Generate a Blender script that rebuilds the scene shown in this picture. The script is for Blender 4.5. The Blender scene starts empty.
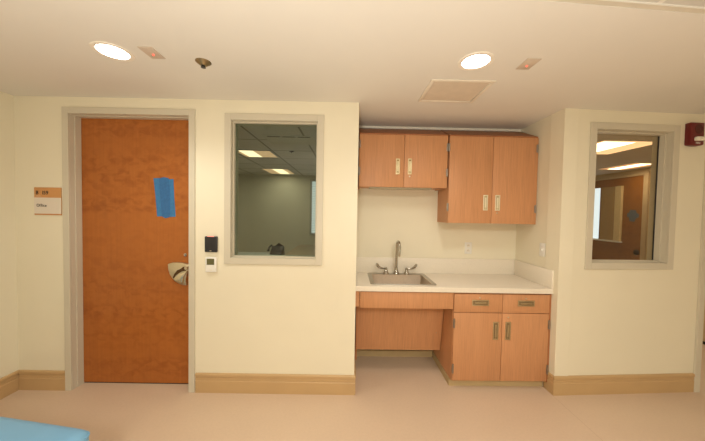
import bpy, bmesh, math, random
from mathutils import Vector, Matrix, Euler
random.seed(7)
PI = math.pi
scene = bpy.context.scene
C = scene.collection

# ------------------------------------------------------------------ camera
F_PX, W_PX = 276.0, 705.0
CAM = Vector((-0.0582, -2.2982, 1.528))
YAW, PITCH, ROLL = 0.0131, -0.0301, 0.0183
cam_data = bpy.data.cameras.new('camera')
cam_data.sensor_fit = 'HORIZONTAL'
cam_data.sensor_width = 36.0
cam_data.lens = 36.0 * F_PX / W_PX
cam_data.clip_start = 0.02
cam = bpy.data.objects.new('camera', cam_data)
C.objects.link(cam)
M = Matrix.Rotation(-YAW, 4, 'Z') @ Matrix.Rotation(PI / 2 + PITCH, 4, 'X') @ Matrix.Rotation(ROLL, 4, 'Z')
cam.matrix_world = Matrix.Translation(CAM) @ M
scene.camera = cam

# ------------------------------------------------------------------ world, exposure
world = bpy.data.worlds.new('world')
scene.world = world
world.use_nodes = True
world.node_tree.nodes['Background'].inputs[0].default_value = (0.75, 0.85, 1.0, 1)
world.node_tree.nodes['Background'].inputs[1].default_value = 0.4
vs = scene.view_settings
vs.view_transform = 'Standard'
vs.look = 'None'
vs.gamma = 1.0
vs.use_curve_mapping = False
vs.exposure = 0.60

# ------------------------------------------------------------------ large lights
WARM = (1.0, 0.98, 0.90)
def area(name, loc, rot, sx, sy, power, col=WARM, shape='RECTANGLE'):
    l = bpy.data.lights.new(name, 'AREA')
    l.shape = shape; l.size = sx; l.size_y = sy
    l.energy = power; l.color = col
    o = bpy.data.objects.new(name, l)
    o.location = loc; o.rotation_euler = rot
    C.objects.link(o)
    return o
# the photographer's flash head turned up at the ceiling beside the camera
area('bounce_flash', (-0.25, -2.70, 0.95), (PI, 0, 0), 0.25, 0.25, 38.0, (1.0, 0.99, 0.92))
# added fill lights behind the camera, built as ceiling panels
REAR_FILLS = [(0.05, -3.5, 40.0), (1.45, -2.9, 16.0)]

# ------------------------------------------------------------------ materials
def new_mat(name):
    m = bpy.data.materials.new(name); m.use_nodes = True
    nt = m.node_tree
    return m, nt, nt.nodes['Principled BSDF']
def N(nt, typ, **kw):
    n = nt.nodes.new(typ)
    for k, v in kw.items(): setattr(n, k, v)
    return n
def coords(nt, scale=(1, 1, 1), kind='Object'):
    tc = N(nt, 'ShaderNodeTexCoord'); mp = N(nt, 'ShaderNodeMapping')
    mp.inputs['Scale'].default_value = scale
    nt.links.new(tc.outputs[kind], mp.inputs['Vector'])
    return mp.outputs['Vector']
def ramp(nt, fac, stops):
    r = N(nt, 'ShaderNodeValToRGB')
    el = r.color_ramp.elements
    el[0].position, el[0].color = stops[0][0], (*stops[0][1], 1)
    el[1].position, el[1].color = stops[-1][0], (*stops[-1][1], 1)
    for p, c in stops[1:-1]:
        e = el.new(p); e.color = (*c, 1)
    nt.links.new(fac, r.inputs['Fac'])
    return r.outputs['Color']
def mixrgb(nt, mode, fac, a, b):
    mx = N(nt, 'ShaderNodeMix', data_type='RGBA', blend_type=mode)
    mx.inputs['Factor'].default_value = fac
    nt.links.new(a, mx.inputs['A']); nt.links.new(b, mx.inputs['B'])
    return mx.outputs['Result']
def vary(c, k): return tuple(min(1, x * k) for x in c)
def bump(nt, bsdf, h, strength, dist=0.002):
    b = N(nt, 'ShaderNodeBump'); b.inputs['Strength'].default_value = strength; b.inputs['Distance'].default_value = dist
    nt.links.new(h, b.inputs['Height']); nt.links.new(b.outputs['Normal'], bsdf.inputs['Normal'])

def plain(name, col, rough=0.5, metal=0.0, amount=0.04, scale=14, spec=None, bumps=0.0):
    m, nt, b = new_mat(name)
    n = N(nt, 'ShaderNodeTexNoise'); n.inputs['Scale'].default_value = scale; n.inputs['Detail'].default_value = 4
    nt.links.new(coords(nt), n.inputs['Vector'])
    c = ramp(nt, n.outputs['Fac'], [(0.3, vary(col, 1 - amount)), (0.7, vary(col, 1 + amount))])
    nt.links.new(c, b.inputs['Base Color'])
    b.inputs['Roughness'].default_value = rough; b.inputs['Metallic'].default_value = metal
    if spec is not None: b.inputs['Specular IOR Level'].default_value = spec
    if bumps:
        n2 = N(nt, 'ShaderNodeTexNoise'); n2.inputs['Scale'].default_value = 260
        nt.links.new(coords(nt), n2.inputs['Vector']); bump(nt, b, n2.outputs['Fac'], bumps)
    return m
def emit(name, col, s):
    m, nt, b = new_mat(name)
    b.inputs['Base Color'].default_value = (*col, 1)
    b.inputs['Emission Color'].default_value = (*col, 1)
    b.inputs['Emission Strength'].default_value = s
    return m
def glass(name, tint, refl=1.0):
    m, nt, b = new_mat(name)
    nt.nodes.remove(b)
    tr = N(nt, 'ShaderNodeBsdfTransparent'); tr.inputs[0].default_value = (*tint, 1)
    gl = N(nt, 'ShaderNodeBsdfGlossy'); gl.inputs['Roughness'].default_value = 0.02
    gl.inputs['Color'].default_value = (refl, refl, refl, 1)
    fr = N(nt, 'ShaderNodeFresnel'); fr.inputs['IOR'].default_value = 1.5
    mx = N(nt, 'ShaderNodeMixShader')
    ge = N(nt, 'ShaderNodeNewGeometry'); inv = N(nt, 'ShaderNodeMath', operation='SUBTRACT'); inv.inputs[0].default_value = 1.0
    mu = N(nt, 'ShaderNodeMath', operation='MULTIPLY')
    nt.links.new(ge.outputs['Backfacing'], inv.inputs[1]); nt.links.new(inv.outputs[0], mu.inputs[0]); nt.links.new(fr.outputs[0], mu.inputs[1])
    nt.links.new(mu.outputs[0], mx.inputs[0]); nt.links.new(tr.outputs[0], mx.inputs[1]); nt.links.new(gl.outputs[0], mx.inputs[2])
    nt.links.new(mx.outputs[0], nt.nodes['Material Output'].inputs[0])
    return m

def laminate(name, base, horizontal=False, ysc=95):
    m, nt, b = new_mat(name)
    sc = (3.0, 60, 60) if horizontal else (95, ysc, 2.6)
    n = N(nt, 'ShaderNodeTexNoise'); n.inputs['Scale'].default_value = 1.6; n.inputs['Detail'].default_value = 6; n.inputs['Roughness'].default_value = 0.65
    nt.links.new(coords(nt, sc), n.inputs['Vector'])
    fine = ramp(nt, n.outputs['Fac'], [(0.30, vary(base, 0.84)), (0.5, base), (0.72, vary(base, 1.10))])
    n2 = N(nt, 'ShaderNodeTexNoise'); n2.inputs['Scale'].default_value = 1.2; n2.inputs['Detail'].default_value = 2
    nt.links.new(coords(nt, (9, 9, 0.9)), n2.inputs['Vector'])
    broad = ramp(nt, n2.outputs['Fac'], [(0.3, (0.93, 0.92, 0.90)), (0.7, (1, 1, 1))])
    nt.links.new(mixrgb(nt, 'MULTIPLY', 1.0, fine, broad), b.inputs['Base Color'])
    b.inputs['Roughness'].default_value = 0.42
    b.inputs['Specular IOR Level'].default_value = 0.35
    return m

def door_wood(name, base):
    m, nt, b = new_mat(name)
    n = N(nt, 'ShaderNodeTexNoise'); n.inputs['Scale'].default_value = 1.5; n.inputs['Detail'].default_value = 7
    nt.links.new(coords(nt, (40, 40, 1.6)), n.inputs['Vector'])
    grain = ramp(nt, n.outputs['Fac'], [(0.28, vary(base, 0.93)), (0.5, base), (0.75, vary(base, 1.05))])
    n2 = N(nt, 'ShaderNodeTexNoise'); n2.inputs['Scale'].default_value = 2.2; n2.inputs['Detail'].default_value = 3; n2.inputs['Distortion'].default_value = 0.7
    nt.links.new(coords(nt, (6.0, 6.0, 9.0)), n2.inputs['Vector'])
    fig = ramp(nt, n2.outputs['Fac'], [(0.36, (0.76, 0.68, 0.60)), (0.58, (1.0, 1.0, 1.0))])
    # the rippled figure comes in level rows across the veneer
    n3 = N(nt, 'ShaderNodeTexNoise'); n3.inputs['Scale'].default_value = 1.0; n3.inputs['Detail'].default_value = 1
    nt.links.new(coords(nt, (0.25, 0.25, 5.5)), n3.inputs['Vector'])
    rows = N(nt, 'ShaderNodeMapRange'); rows.inputs['From Min'].default_value = 0.42; rows.inputs['From Max'].default_value = 0.62
    rows.inputs['To Min'].default_value = 0.25; rows.inputs['To Max'].default_value = 0.95
    nt.links.new(n3.outputs['Fac'], rows.inputs['Value'])
    mx = N(nt, 'ShaderNodeMix', data_type='RGBA', blend_type='MULTIPLY')
    nt.links.new(rows.outputs['Result'], mx.inputs['Factor']); nt.links.new(grain, mx.inputs['A']); nt.links.new(fig, mx.inputs['B'])
    nt.links.new(mx.outputs['Result'], b.inputs['Base Color'])
    b.inputs['Roughness'].default_value = 0.38
    b.inputs['Specular IOR Level'].default_value = 0.4
    return m

def floor_mat():
    m, nt, b = new_mat('speckled_vinyl_floor')
    base = (0.68, 0.515, 0.370)
    n = N(nt, 'ShaderNodeTexNoise'); n.inputs['Scale'].default_value = 60; n.inputs['Detail'].default_value = 6
    nt.links.new(coords(nt), n.inputs['Vector'])
    c1 = ramp(nt, n.outputs['Fac'], [(0.30, vary(base, 0.97)), (0.55, base), (0.75, vary(base, 1.02))])
    n3 = N(nt, 'ShaderNodeTexNoise'); n3.inputs['Scale'].default_value = 1.6; n3.inputs['Detail'].default_value = 3
    nt.links.new(coords(nt), n3.inputs['Vector'])
    c2 = ramp(nt, n3.outputs['Fac'], [(0.3, (0.95, 0.945, 0.94)), (0.7, (1, 1, 1))])
    v = N(nt, 'ShaderNodeTexVoronoi'); v.inputs['Scale'].default_value = 34
    nt.links.new(coords(nt), v.inputs['Vector'])
    c3 = ramp(nt, v.outputs['Distance'], [(0.04, (0.86, 0.80, 0.74)), (0.08, (1, 1, 1))])
    col = mixrgb(nt, 'MULTIPLY', 0.5, mixrgb(nt, 'MULTIPLY', 1.0, c1, c2), c3)
    # welded sheet seam
    tc = N(nt, 'ShaderNodeTexCoord'); sp = N(nt, 'ShaderNodeSeparateXYZ'); nt.links.new(tc.outputs['Object'], sp.inputs[0])
    def band(sock, at, w):
        s = N(nt, 'ShaderNodeMath', operation='SUBTRACT'); nt.links.new(sock, s.inputs[0]); s.inputs[1].default_value = at
        a = N(nt, 'ShaderNodeMath', operation='ABSOLUTE'); nt.links.new(s.outputs[0], a.inputs[0])
        l = N(nt, 'ShaderNodeMath', operation='LESS_THAN'); nt.links.new(a.outputs[0], l.inputs[0]); l.inputs[1].default_value = w
        return l.outputs[0]
    s1 = band(sp.outputs[0], 1.701, 0.0022)
    s2 = band(sp.outputs[1], -1.13, 0.0022)
    mx1 = N(nt, 'ShaderNodeMath', operation='MAXIMUM'); nt.links.new(s1, mx1.inputs[0]); nt.links.new(s2, mx1.inputs[1])
    mm = N(nt, 'ShaderNodeMath', operation='MULTIPLY'); nt.links.new(mx1.outputs[0], mm.inputs[0]); mm.inputs[1].default_value = 0.35
    mx = N(nt, 'ShaderNodeMix', data_type='RGBA', blend_type='MULTIPLY')
    nt.links.new(mm.outputs[0], mx.inputs['Factor']); nt.links.new(col, mx.inputs['A']); mx.inputs['B'].default_value = (0.6, 0.5, 0.45, 1)
    nt.links.new(mx.outputs['Result'], b.inputs['Base Color'])
    b.inputs['Roughness'].default_value = 0.48
    b.inputs['Specular IOR Level'].default_value = 0.35
    return m

def tile_mat(name, col, line, size=0.61):
    m, nt, b = new_mat(name)
    br = N(nt, 'ShaderNodeTexBrick'); br.offset = 0.0
    br.inputs['Scale'].default_value = 1.0
    br.inputs['Brick Width'].default_value = size; br.inputs['Row Height'].default_value = size
    br.inputs['Mortar Size'].default_value = 0.012; br.inputs['Mortar Smooth'].default_value = 0.05
    br.inputs['Color1'].default_value = (*col, 1); br.inputs['Color2'].default_value = (*vary(col, 0.97), 1)
    br.inputs['Mortar'].default_value = (*line, 1)
    nt.links.new(coords(nt), br.inputs['Vector'])
    nt.links.new(br.outputs['Color'], b.inputs['Base Color'])
    b.inputs['Roughness'].default_value = 0.9
    n = N(nt, 'ShaderNodeTexNoise'); n.inputs['Scale'].default_value = 160
    nt.links.new(coords(nt), n.inputs['Vector']); bump(nt, b, n.outputs['Fac'], 0.3)
    return m

M_WALL = plain('cream_wall_paint', (0.81, 0.748, 0.580), 0.6, amount=0.012, scale=3, bumps=0.04)
M_CEIL = plain('white_ceiling_paint', (0.77, 0.732, 0.662), 0.7, amount=0.012, scale=2)
M_TILE = tile_mat('ribbed_ceiling_tile', (0.62, 0.58, 0.52), (0.75, 0.70, 0.62))
M_OTILE = tile_mat('office_ceiling_tile', (0.66, 0.65, 0.60), (0.26, 0.25, 0.22))
M_FLOOR = floor_mat()
M_BASE = plain('tan_rubber_base', (0.54, 0.355, 0.170), 0.5, amount=0.03, scale=5)
M_COVE = plain('olive_tan_vinyl_cove', (0.50, 0.37, 0.19), 0.5, amount=0.03)
M_FRAME = plain('taupe_frame_enamel', (0.62, 0.565, 0.445), 0.42, amount=0.012, scale=4)
M_LAM = laminate('oak_laminate', (0.60, 0.293, 0.138))
M_LAMC = laminate('oak_laminate_panel', (0.60, 0.293, 0.138), False, 1.5)
M_LAMD = laminate('oak_laminate_edge_and_shade', (0.42, 0.165, 0.065))  # darker laminate; on the sloped tops it stands in for shade
M_DOOR = door_wood('stained_maple_door', (0.415, 0.132, 0.024))
M_DOOR2 = door_wood('brown_veneer_door', (0.30, 0.115, 0.016))
M_COUNT = plain('cream_speckled_laminate', (0.83, 0.755, 0.63), 0.35, amount=0.05, scale=220)
M_STEEL = plain('brushed_stainless', (0.42, 0.385, 0.33), 0.28, 1.0, amount=0.05, scale=60)
M_CHROME = plain('chrome', (0.46, 0.43, 0.38), 0.10, 1.0, amount=0.01)
M_NICKEL = plain('satin_nickel', (0.66, 0.59, 0.44), 0.34, 1.0, amount=0.02)
M_HINGE = plain('hinge_steel', (0.34, 0.31, 0.27), 0.32, 1.0)
M_BRONZE = plain('tarnished_bronze', (0.36, 0.28, 0.16), 0.38, 1.0, amount=0.05)
M_DARK = plain('shadow_gap_black', (0.02, 0.016, 0.012), 0.6)
M_BLACK = plain('black_plastic', (0.018, 0.018, 0.022), 0.32)
M_WHITE = plain('white_plastic', (0.82, 0.80, 0.74), 0.4, amount=0.01)
M_OUT = plain('ivory_plastic', (0.80, 0.74, 0.62), 0.4, amount=0.01)
M_LCD = plain('olive_lcd', (0.13, 0.12, 0.05), 0.25)
M_RED = plain('alarm_red_plastic', (0.14, 0.007, 0.008), 0.35, amount=0.03)
M_REDD = plain('alarm_grille_red', (0.07, 0.004, 0.004), 0.5)
M_STROBE = plain('clear_strobe_lens', (0.80, 0.74, 0.62), 0.12, amount=0.15, scale=90)
M_TAPE = plain('blue_painter_tape', (0.035, 0.17, 0.38), 0.55, amount=0.10, scale=40)
M_TAPE2 = plain('grey_blue_tape', (0.10, 0.13, 0.17), 0.6)
M_SIGN = plain('orange_tan_sign', (0.60, 0.29, 0.10), 0.45, amount=0.03, scale=30)
M_SIGNW = plain('sign_white_insert', (0.74, 0.66, 0.56), 0.4, amount=0.01)
M_INK = plain('dark_sign_ink', (0.03, 0.025, 0.02), 0.5)
M_VINYL = plain('light_blue_vinyl', (0.19, 0.42, 0.64), 0.42, amount=0.02, scale=8, bumps=0.05)
M_LENS = emit('lit_lamp_lens', (1.0, 0.95, 0.86), 9.0)
M_LED = emit('red_indicator_led', (1.0, 0.10, 0.06), 1.2)
M_LEDP = emit('pink_reader_led', (1.0, 0.28, 0.22), 0.5)
M_TROFF = emit('warm_fluorescent_lens', (1.0, 0.74, 0.44), 1.7)
M_TROFF2 = emit('bright_fluorescent_lens', (1.0, 0.85, 0.60), 4.0)
M_HALO_DIM = emit('troffer_dim_halo', (1.0, 0.62, 0.33), 0.42)  # emission stands in for the halo on troffer reflectors, which are no lamps
M_HALO_WARM = emit('troffer_warm_halo', (1.0, 0.66, 0.36), 0.85)  # stronger painted halo for the side room's near troffer
M_SKY = emit('daylight_pane', (0.62, 0.78, 0.95), 0.9)
M_SKYD = emit('office_daylight_pane', (0.60, 0.64, 0.62), 0.75)
M_GLASS1 = glass('office_window_glass', (0.70, 0.76, 0.72))
M_GLASS2 = glass('side_window_glass', (0.90, 0.86, 0.78))
M_OWALL = plain('office_wall_paint', (0.66, 0.65, 0.56), 0.7, amount=0.02, scale=2)
M_GREY = plain('grey_desk_laminate', (0.42, 0.44, 0.42), 0.5)
M_BROWN = plain('brown_desk_laminate', (0.33, 0.26, 0.17), 0.5)
M_JAMB_LIT = plain('jamb_lit_tone', (0.82, 0.66, 0.36), 0.6)  # lit part of the reveal, light put into the colour
M_JAMB_SHADE = plain('jamb_shaded_tone', (0.36, 0.24, 0.10), 0.6)  # rest of the same reveal, shade put into the colour

# ------------------------------------------------------------------ mesh helpers
class MB:
    def __init__(s): s.bm = bmesh.new()
    def box(s, x0, x1, y0, y1, z0, z1, bev=0.0, seg=2):
        t = bmesh.new()
        r = bmesh.ops.create_cube(t, size=1.0)
        for v in t.verts:
            v.co = Vector(((x0 + x1) / 2 + v.co.x * (x1 - x0), (y0 + y1) / 2 + v.co.y * (y1 - y0), (z0 + z1) / 2 + v.co.z * (z1 - z0)))
        if bev > 0:
            bmesh.ops.bevel(t, geom=list(t.edges), offset=bev, segments=seg, profile=0.5, affect='EDGES')
        s.merge(t); return s
    def merge(s, t, mat=None):
        if mat is not None: bmesh.ops.transform(t, matrix=mat, verts=list(t.verts))
        me = bpy.data.meshes.new('tmp'); t.to_mesh(me); t.free()
        s.bm.from_mesh(me); bpy.data.meshes.remove(me)
    def prism(s, pts, axis, a, b, bev=0.0):
        """pts: 2-D outline; axis 'x','y','z' is the extrusion direction from a to b"""
        t = bmesh.new()
        def P(p, d):
            if axis == 'x': return Vector((d, p[0], p[1]))
            if axis == 'y': return Vector((p[0], d, p[1]))
            return Vector((p[0], p[1], d))
        lo = [t.verts.new(P(p, a)) for p in pts]; hi = [t.verts.new(P(p, b)) for p in pts]
        t.faces.new(lo[::-1]); t.faces.new(hi)
        n = len(pts)
        for i in range(n): t.faces.new((lo[i], lo[(i + 1) % n], hi[(i + 1) % n], hi[i]))
        bmesh.ops.recalc_face_normals(t, faces=list(t.faces))
        if bev > 0:
            es = [e for e in t.edges if len(e.link_faces) == 2 and e.calc_face_angle(0) > 0.6]
            bmesh.ops.bevel(t, geom=es, offset=bev, segments=2, profile=0.5, affect='EDGES')
        s.merge(t); return s
    def lathe(s, prof, centre, axis='z', seg=32):
        """prof: (radius, height) list"""
        t = bmesh.new(); rings = []
        for r, h in prof:
            if r < 1e-6: rings.append([t.verts.new((0, 0, h))])
            else: rings.append([t.verts.new((r * math.cos(2 * PI * k / seg), r * math.sin(2 * PI * k / seg), h)) for k in range(seg)])
        for A, B in zip(rings, rings[1:]):
            for k in range(seg):
                a0, a1 = A[k % len(A)], A[(k + 1) % len(A)]; b0, b1 = B[k % len(B)], B[(k + 1) % len(B)]
                vs_ = []
                for v in (a0, a1, b1, b0):
                    if v not in vs_: vs_.append(v)
                if len(vs_) > 2: t.faces.new(vs_)
        for R in (rings[0], rings[-1]):
            if len(R) > 1:
                try: t.faces.new(R)
                except ValueError: pass
        bmesh.ops.recalc_face_normals(t, faces=list(t.faces))
        m = Matrix.Translation(Vector(centre))
        if axis == 'y': m = m @ Matrix.Rotation(PI / 2, 4, 'X')       # +h -> -y
        if axis == 'x': m = m @ Matrix.Rotation(PI / 2, 4, 'Y')
        s.merge(t, m); return s
    def tube(s, pts, rad, seg=12, flat=1.0):
        t = bmesh.new(); rings = []
        n = len(pts); rad = rad if isinstance(rad, (list, tuple)) else [rad] * n
        P = [Vector(p) for p in pts]; up = Vector((0, 0, 1))
        prev = None
        for i in range(n):
            d = (P[min(i + 1, n - 1)] - P[max(i - 1, 0)]).normalized()
            if prev is None:
                a = d.cross(up)
                if a.length < 1e-3: a = d.cross(Vector((0, 1, 0)))
                a.normalize()
            else:
                a = (prev - d * prev.dot(d)).normalized()
            prev = a; b = d.cross(a).normalized()
            rings.append([t.verts.new(P[i] + (a * math.cos(2 * PI * k / seg) + b * math.sin(2 * PI * k / seg) * flat) * rad[i]) for k in range(seg)])
        for A, B in zip(rings, rings[1:]):
            for k in range(seg): t.faces.new((A[k], A[(k + 1) % seg], B[(k + 1) % seg], B[k]))
        t.faces.new(rings[0][::-1]); t.faces.new(rings[-1])
        bmesh.ops.recalc_face_normals(t, faces=list(t.faces))
        s.merge(t); return s
    def loft(s, loops, cap=True):
        t = bmesh.new(); rings = [[t.verts.new(p) for p in L] for L in loops]
        for A, B in zip(rings, rings[1:]):
            n = len(A)
            for k in range(n): t.faces.new((A[k], A[(k + 1) % n], B[(k + 1) % n], B[k]))
        if cap: t.faces.new(rings[-1])
        bmesh.ops.recalc_face_normals(t, faces=list(t.faces))
        s.merge(t); return s

def rrect(x0, x1, y0, y1, r, z, n=5):
    out = []
    for cx, cy, a0 in ((x1 - r, y1 - r, 0), (x0 + r, y1 - r, PI / 2), (x0 + r, y0 + r, PI), (x1 - r, y0 + r, 1.5 * PI)):
        for k in range(n + 1):
            a = a0 + PI / 2 * k / n
            out.append((cx + r * math.cos(a), cy + r * math.sin(a), z))
    return out

XL, XA, XB = -2.7901, 0.0088, 1.7173
FR = {None: Matrix.Identity(4),
      'L': Matrix.Translation((XL, 0, 0)) @ Matrix.Rotation(-0.009072, 4, 'Z'),
      'R': Matrix.Translation((XB, -0.0068, 0)) @ Matrix.Rotation(0.051013, 4, 'Z')}
BASE = {}
SM = {}
def finish(name, mb, mat, base, smooth):
    me = bpy.data.meshes.new(name)
    bmesh.ops.transform(mb.bm, matrix=Matrix.Translation(-Vector(base)), verts=list(mb.bm.verts))
    mb.bm.to_mesh(me); mb.bm.free()
    me.materials.append(mat)
    if smooth:
        for p in me.polygons: p.use_smooth = True
        try: me.set_sharp_from_angle(angle=math.radians(38))
        except Exception: pass
    o = bpy.data.objects.new(name, me); C.objects.link(o)
    return o
def thing(name, label, cat, loc=(0, 0, 0), frame=None, group=None):
    o = bpy.data.objects.new(name, None); C.objects.link(o)
    o.empty_display_size = 0.05
    o.matrix_world = FR[frame] @ Matrix.Translation(Vector(loc))
    o['label'] = label; o['category'] = cat
    if group: o['group'] = group
    BASE[o.name] = Vector(loc)
    return o
def part(name, mb, mat, parent, label=None, smooth=True):
    o = finish(name, mb, mat, BASE[parent.name], smooth)
    o.parent = parent
    BASE[o.name] = BASE[parent.name]
    if label: o['label'] = label
    return o
def solo(name, mb, mat, label, cat, frame=None, group=None, smooth=True):
    xs = [v.co for v in mb.bm.verts]
    b = Vector(((min(v.x for v in xs) + max(v.x for v in xs)) / 2, (min(v.y for v in xs) + max(v.y for v in xs)) / 2, min(v.z for v in xs)))
    o = finish(name, mb, mat, b, smooth)
    o.matrix_world = FR[frame] @ Matrix.Translation(b)
    o['label'] = label; o['category'] = cat
    if group: o['group'] = group
    BASE[o.name] = b
    return o
def struct(name, mb, mat, frame=None, parent=None, smooth=False):
    b = BASE[parent.name] if parent else Vector((0, 0, 0))
    o = finish(name, mb, mat, b, smooth)
    if parent: o.parent = parent
    else:
        o.matrix_world = FR[frame]; o['kind'] = 'structure'
    BASE[o.name] = b
    return o
def text_mesh(s, size, x, y, z, parent, name, mat, bold=False, sx=1.0, label=None, align='LEFT'):
    """flat raised lettering in the xz plane, facing -y"""
    x_pen = x
    if align == 'CENTER': x_pen = x - size * 0.62 * sx * len(s) / 2
    for ch in s:
        if ch == ' ':
            x_pen += size * 0.30 * sx; continue
        cu = bpy.data.curves.new('t', 'FONT'); cu.body = ch; cu.size = size; cu.extrude = 0.0006
        cu.offset = size * (0.018 if bold else 0.008)
        ob = bpy.data.objects.new('t', cu); C.objects.link(ob)
        dg = bpy.context.evaluated_depsgraph_get()
        me = bpy.data.meshes.new_from_object(ob.evaluated_get(dg))
        bpy.data.objects.remove(ob); bpy.data.curves.remove(cu)
        wd = max(v.co.x for v in me.vertices)
        mb = MB(); mb.bm.from_mesh(me); bpy.data.meshes.remove(me)
        m = Matrix.Translation((x_pen, y, z)) @ Matrix.Rotation(PI / 2, 4, 'X') @ Matrix.Diagonal((sx, 1, 1, 1))
        bmesh.ops.transform(mb.bm, matrix=m, verts=list(mb.bm.verts))
        part(name, mb, mat, parent, label, smooth=False)
        x_pen += (wd + size * 0.07) * sx

H = 2.42
# ------------------------------------------------------------------ the setting
struct('floor', MB().box(-2.95, 6.2, -5.2, 4.9, -0.10, 0.0), M_FLOOR)
cl = MB()
EDGE = lambda x, d=0.0: -1.130 + 0.0665 * (x - 0.798) + d      # edge of the smooth ceiling, slightly askew to the wall
cl.prism([(-2.95, EDGE(-2.95)), (4.6, EDGE(4.6)), (4.6, 0.08), (-2.95, 0.08)], 'z', H, H + 0.08)
cl.box(-0.10, 1.80, 0.08, 0.75, H, H + 0.08)
cl.box(1.80, 5.45, 0.08, 4.2, H, H + 0.08)
struct('ceiling', cl, M_CEIL)
# tiled ceiling over the rear of the room
rt = MB().prism([(-2.95, -5.2), (4.6, -5.2), (4.6, EDGE(4.6, -0.03)), (-2.95, EDGE(-2.95, -0.03))], 'z', H + 0.003, H + 0.08)
struct('ceiling', rt, M_TILE)
tr = MB().prism([(-2.79, EDGE(-2.79, -0.0295)), (4.45, EDGE(4.45, -0.0295)), (4.45, EDGE(4.45, -0.0005)), (-2.79, EDGE(-2.79, -0.0005))], 'z', H + 0.002, H + 0.03)
struct('trim_1', tr, plain('ceiling_edge_metal', (0.66, 0.60, 0.49), 0.5))
struct('trim_3', MB().prism([(-2.79, EDGE(-2.79, -0.034)), (4.45, EDGE(4.45, -0.034)), (4.45, EDGE(4.45, -0.029)), (-2.79, EDGE(-2.79, -0.029))], 'z', H - 0.002, H + 0.003), M_WHITE)
struct('ceiling', MB().box(-2.95, -0.10, 0.10, 4.75, H, H + 0.08), M_OTILE)

# left run of the facing wall (frame L)
LX1 = 2.7990                                    # alcove edge in L coordinates
DX0, DX1, DZ = 0.443, 1.423, 2.290              # door opening
WX0, WX1, WZ0, WZ1 = 1.760, 2.467, 1.133, 2.262 # office window opening
T = 0.15
w = MB()
for a in ((-0.15, DX0, 0, H), (DX0, DX1, DZ, H), (DX1, WX0, 0, H), (WX0, WX1, 0, WZ0), (WX0, WX1, WZ1, H), (WX1, LX1 - 0.005, 0, H)):
    w.box(a[0], a[1], 0.0, T, a[2], a[3])
struct('wall_front_left', w, M_WALL, 'L')
# alcove walls
struct('wall_alcove_left', MB().box(XA - 0.14, XA, -0.0254, 0.72, 0, H), M_WALL)
struct('wall_alcove_back', MB().box(XA, XB, 0.60, 0.72, 0, H), M_WALL)
struct('wall_alcove_right', MB().box(XB, XB + 0.12, -0.0066, 0.72, 0, H), M_WALL)
# right run of the facing wall (frame R)
VX0, VX1, VZ0, VZ1 = 0.280, 0.978, 1.135, 2.263
QX0, QX1 = 1.335, 2.25                           # doorway at the right end
w = MB()
for a in ((0.0, VX0, 0, H), (VX0, VX1, 0, VZ0), (VX0, VX1, VZ1, H), (VX1, QX0, 0, H), (QX0, QX1, 2.29, H), (QX1, 2.9, 0, H)):
    w.box(a[0], a[1], 0.0, T, a[2], a[3])
struct('wall_front_right', w, M_WALL, 'R')
struct('wall_left', MB().box(XL - 0.15, XL, -5.2, 0.0, 0, H), M_WALL)
struct('wall_right', MB().box(4.45, 4.6, -5.2, 0.12, 0, H), M_WALL)
struct('wall_back', MB().box(XL, 4.45, -5.2, -5.05, 0, H), M_WALL)
# pale caulked line where the alcove's ceiling meets its rear wall
struct('trim_2', MB().box(XA, XB, 0.575, 0.60, 2.398, H), plain('pale_caulk', (0.88, 0.84, 0.74), 0.5))

# office behind the left window
struct('wall_office_back', MB().box(-2.95, -0.13, 4.60, 4.75, 0, H), M_OWALL)
struct('wall_office_left', MB().box(-2.95, -2.82, 0.18, 4.60, 0, H), M_OWALL)
struct('wall_office_right', MB().box(-0.26, -0.135, 0.15, 4.60, 0, H), M_OWALL)
# room behind the right window
struct('wall_side_room_back', MB().box(1.84, 5.45, 4.05, 4.2, 0, H), M_OWALL)
struct('wall_side_room_left', MB().box(1.845, 1.95, 0.17, 4.05, 0, H), M_OWALL)
struct('wall_side_room_right', MB().box(5.30, 5.45, 0.35, 4.05, 0, H), plain('side_room_tan_paint', (0.66, 0.50, 0.28), 0.6))
struct('wall_partition', MB().box(4.30, 4.45, 0.35, 1.22, 0.03, H), plain('partition_tan_paint', (0.62, 0.44, 0.26), 0.6))
struct('baseboard_partition', MB().box(4.285, 4.46, 0.345, 1.235, 0.0, 0.03), M_DARK)

# baseboards
def base_profile(y_wall=0.0, s=-1):
    # (offset from wall, z)
    return [(0, 0), (0.013, 0), (0.013, 0.098), (0.009, 0.104), (0.009, 0.107), (0.012, 0.110), (0.012, 0.128), (0.008, 0.132), (0.008, 0.135), (0.016, 0.139), (0.016, 0.156), (0.011, 0.164), (0, 0.164)]
def baseboard(name, frame, axis, a, b, wall, s):
    pr = [(wall + s * d, z) for d, z in base_profile()]
    struct(name, MB().prism(pr, axis, a, b), M_BASE, frame)
baseboard('baseboard_front_left', 'L', 'x', 0.0165, 0.396, 0.0, -1)
baseboard('baseboard_front_centre', 'L', 'x', 1.478, LX1 + 0.010, 0.0, -1)
baseboard('baseboard_front_right', 'R', 'x', -0.012, 1.285, 0.0, -1)
baseboard('baseboard_left', None, 'y', -5.05, 0.0, XL, 1)
baseboard('baseboard_alcove_right', None, 'y', -0.006, 0.100, XB, -1)
baseboard('baseboard_alcove_left', None, 'y', -0.022, 0.570, XA, 1)
struct('baseboard_alcove_back', MB().box(XA + 0.02, 0.855, 0.588, 0.60, 0, 0.066), M_COVE)

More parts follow.
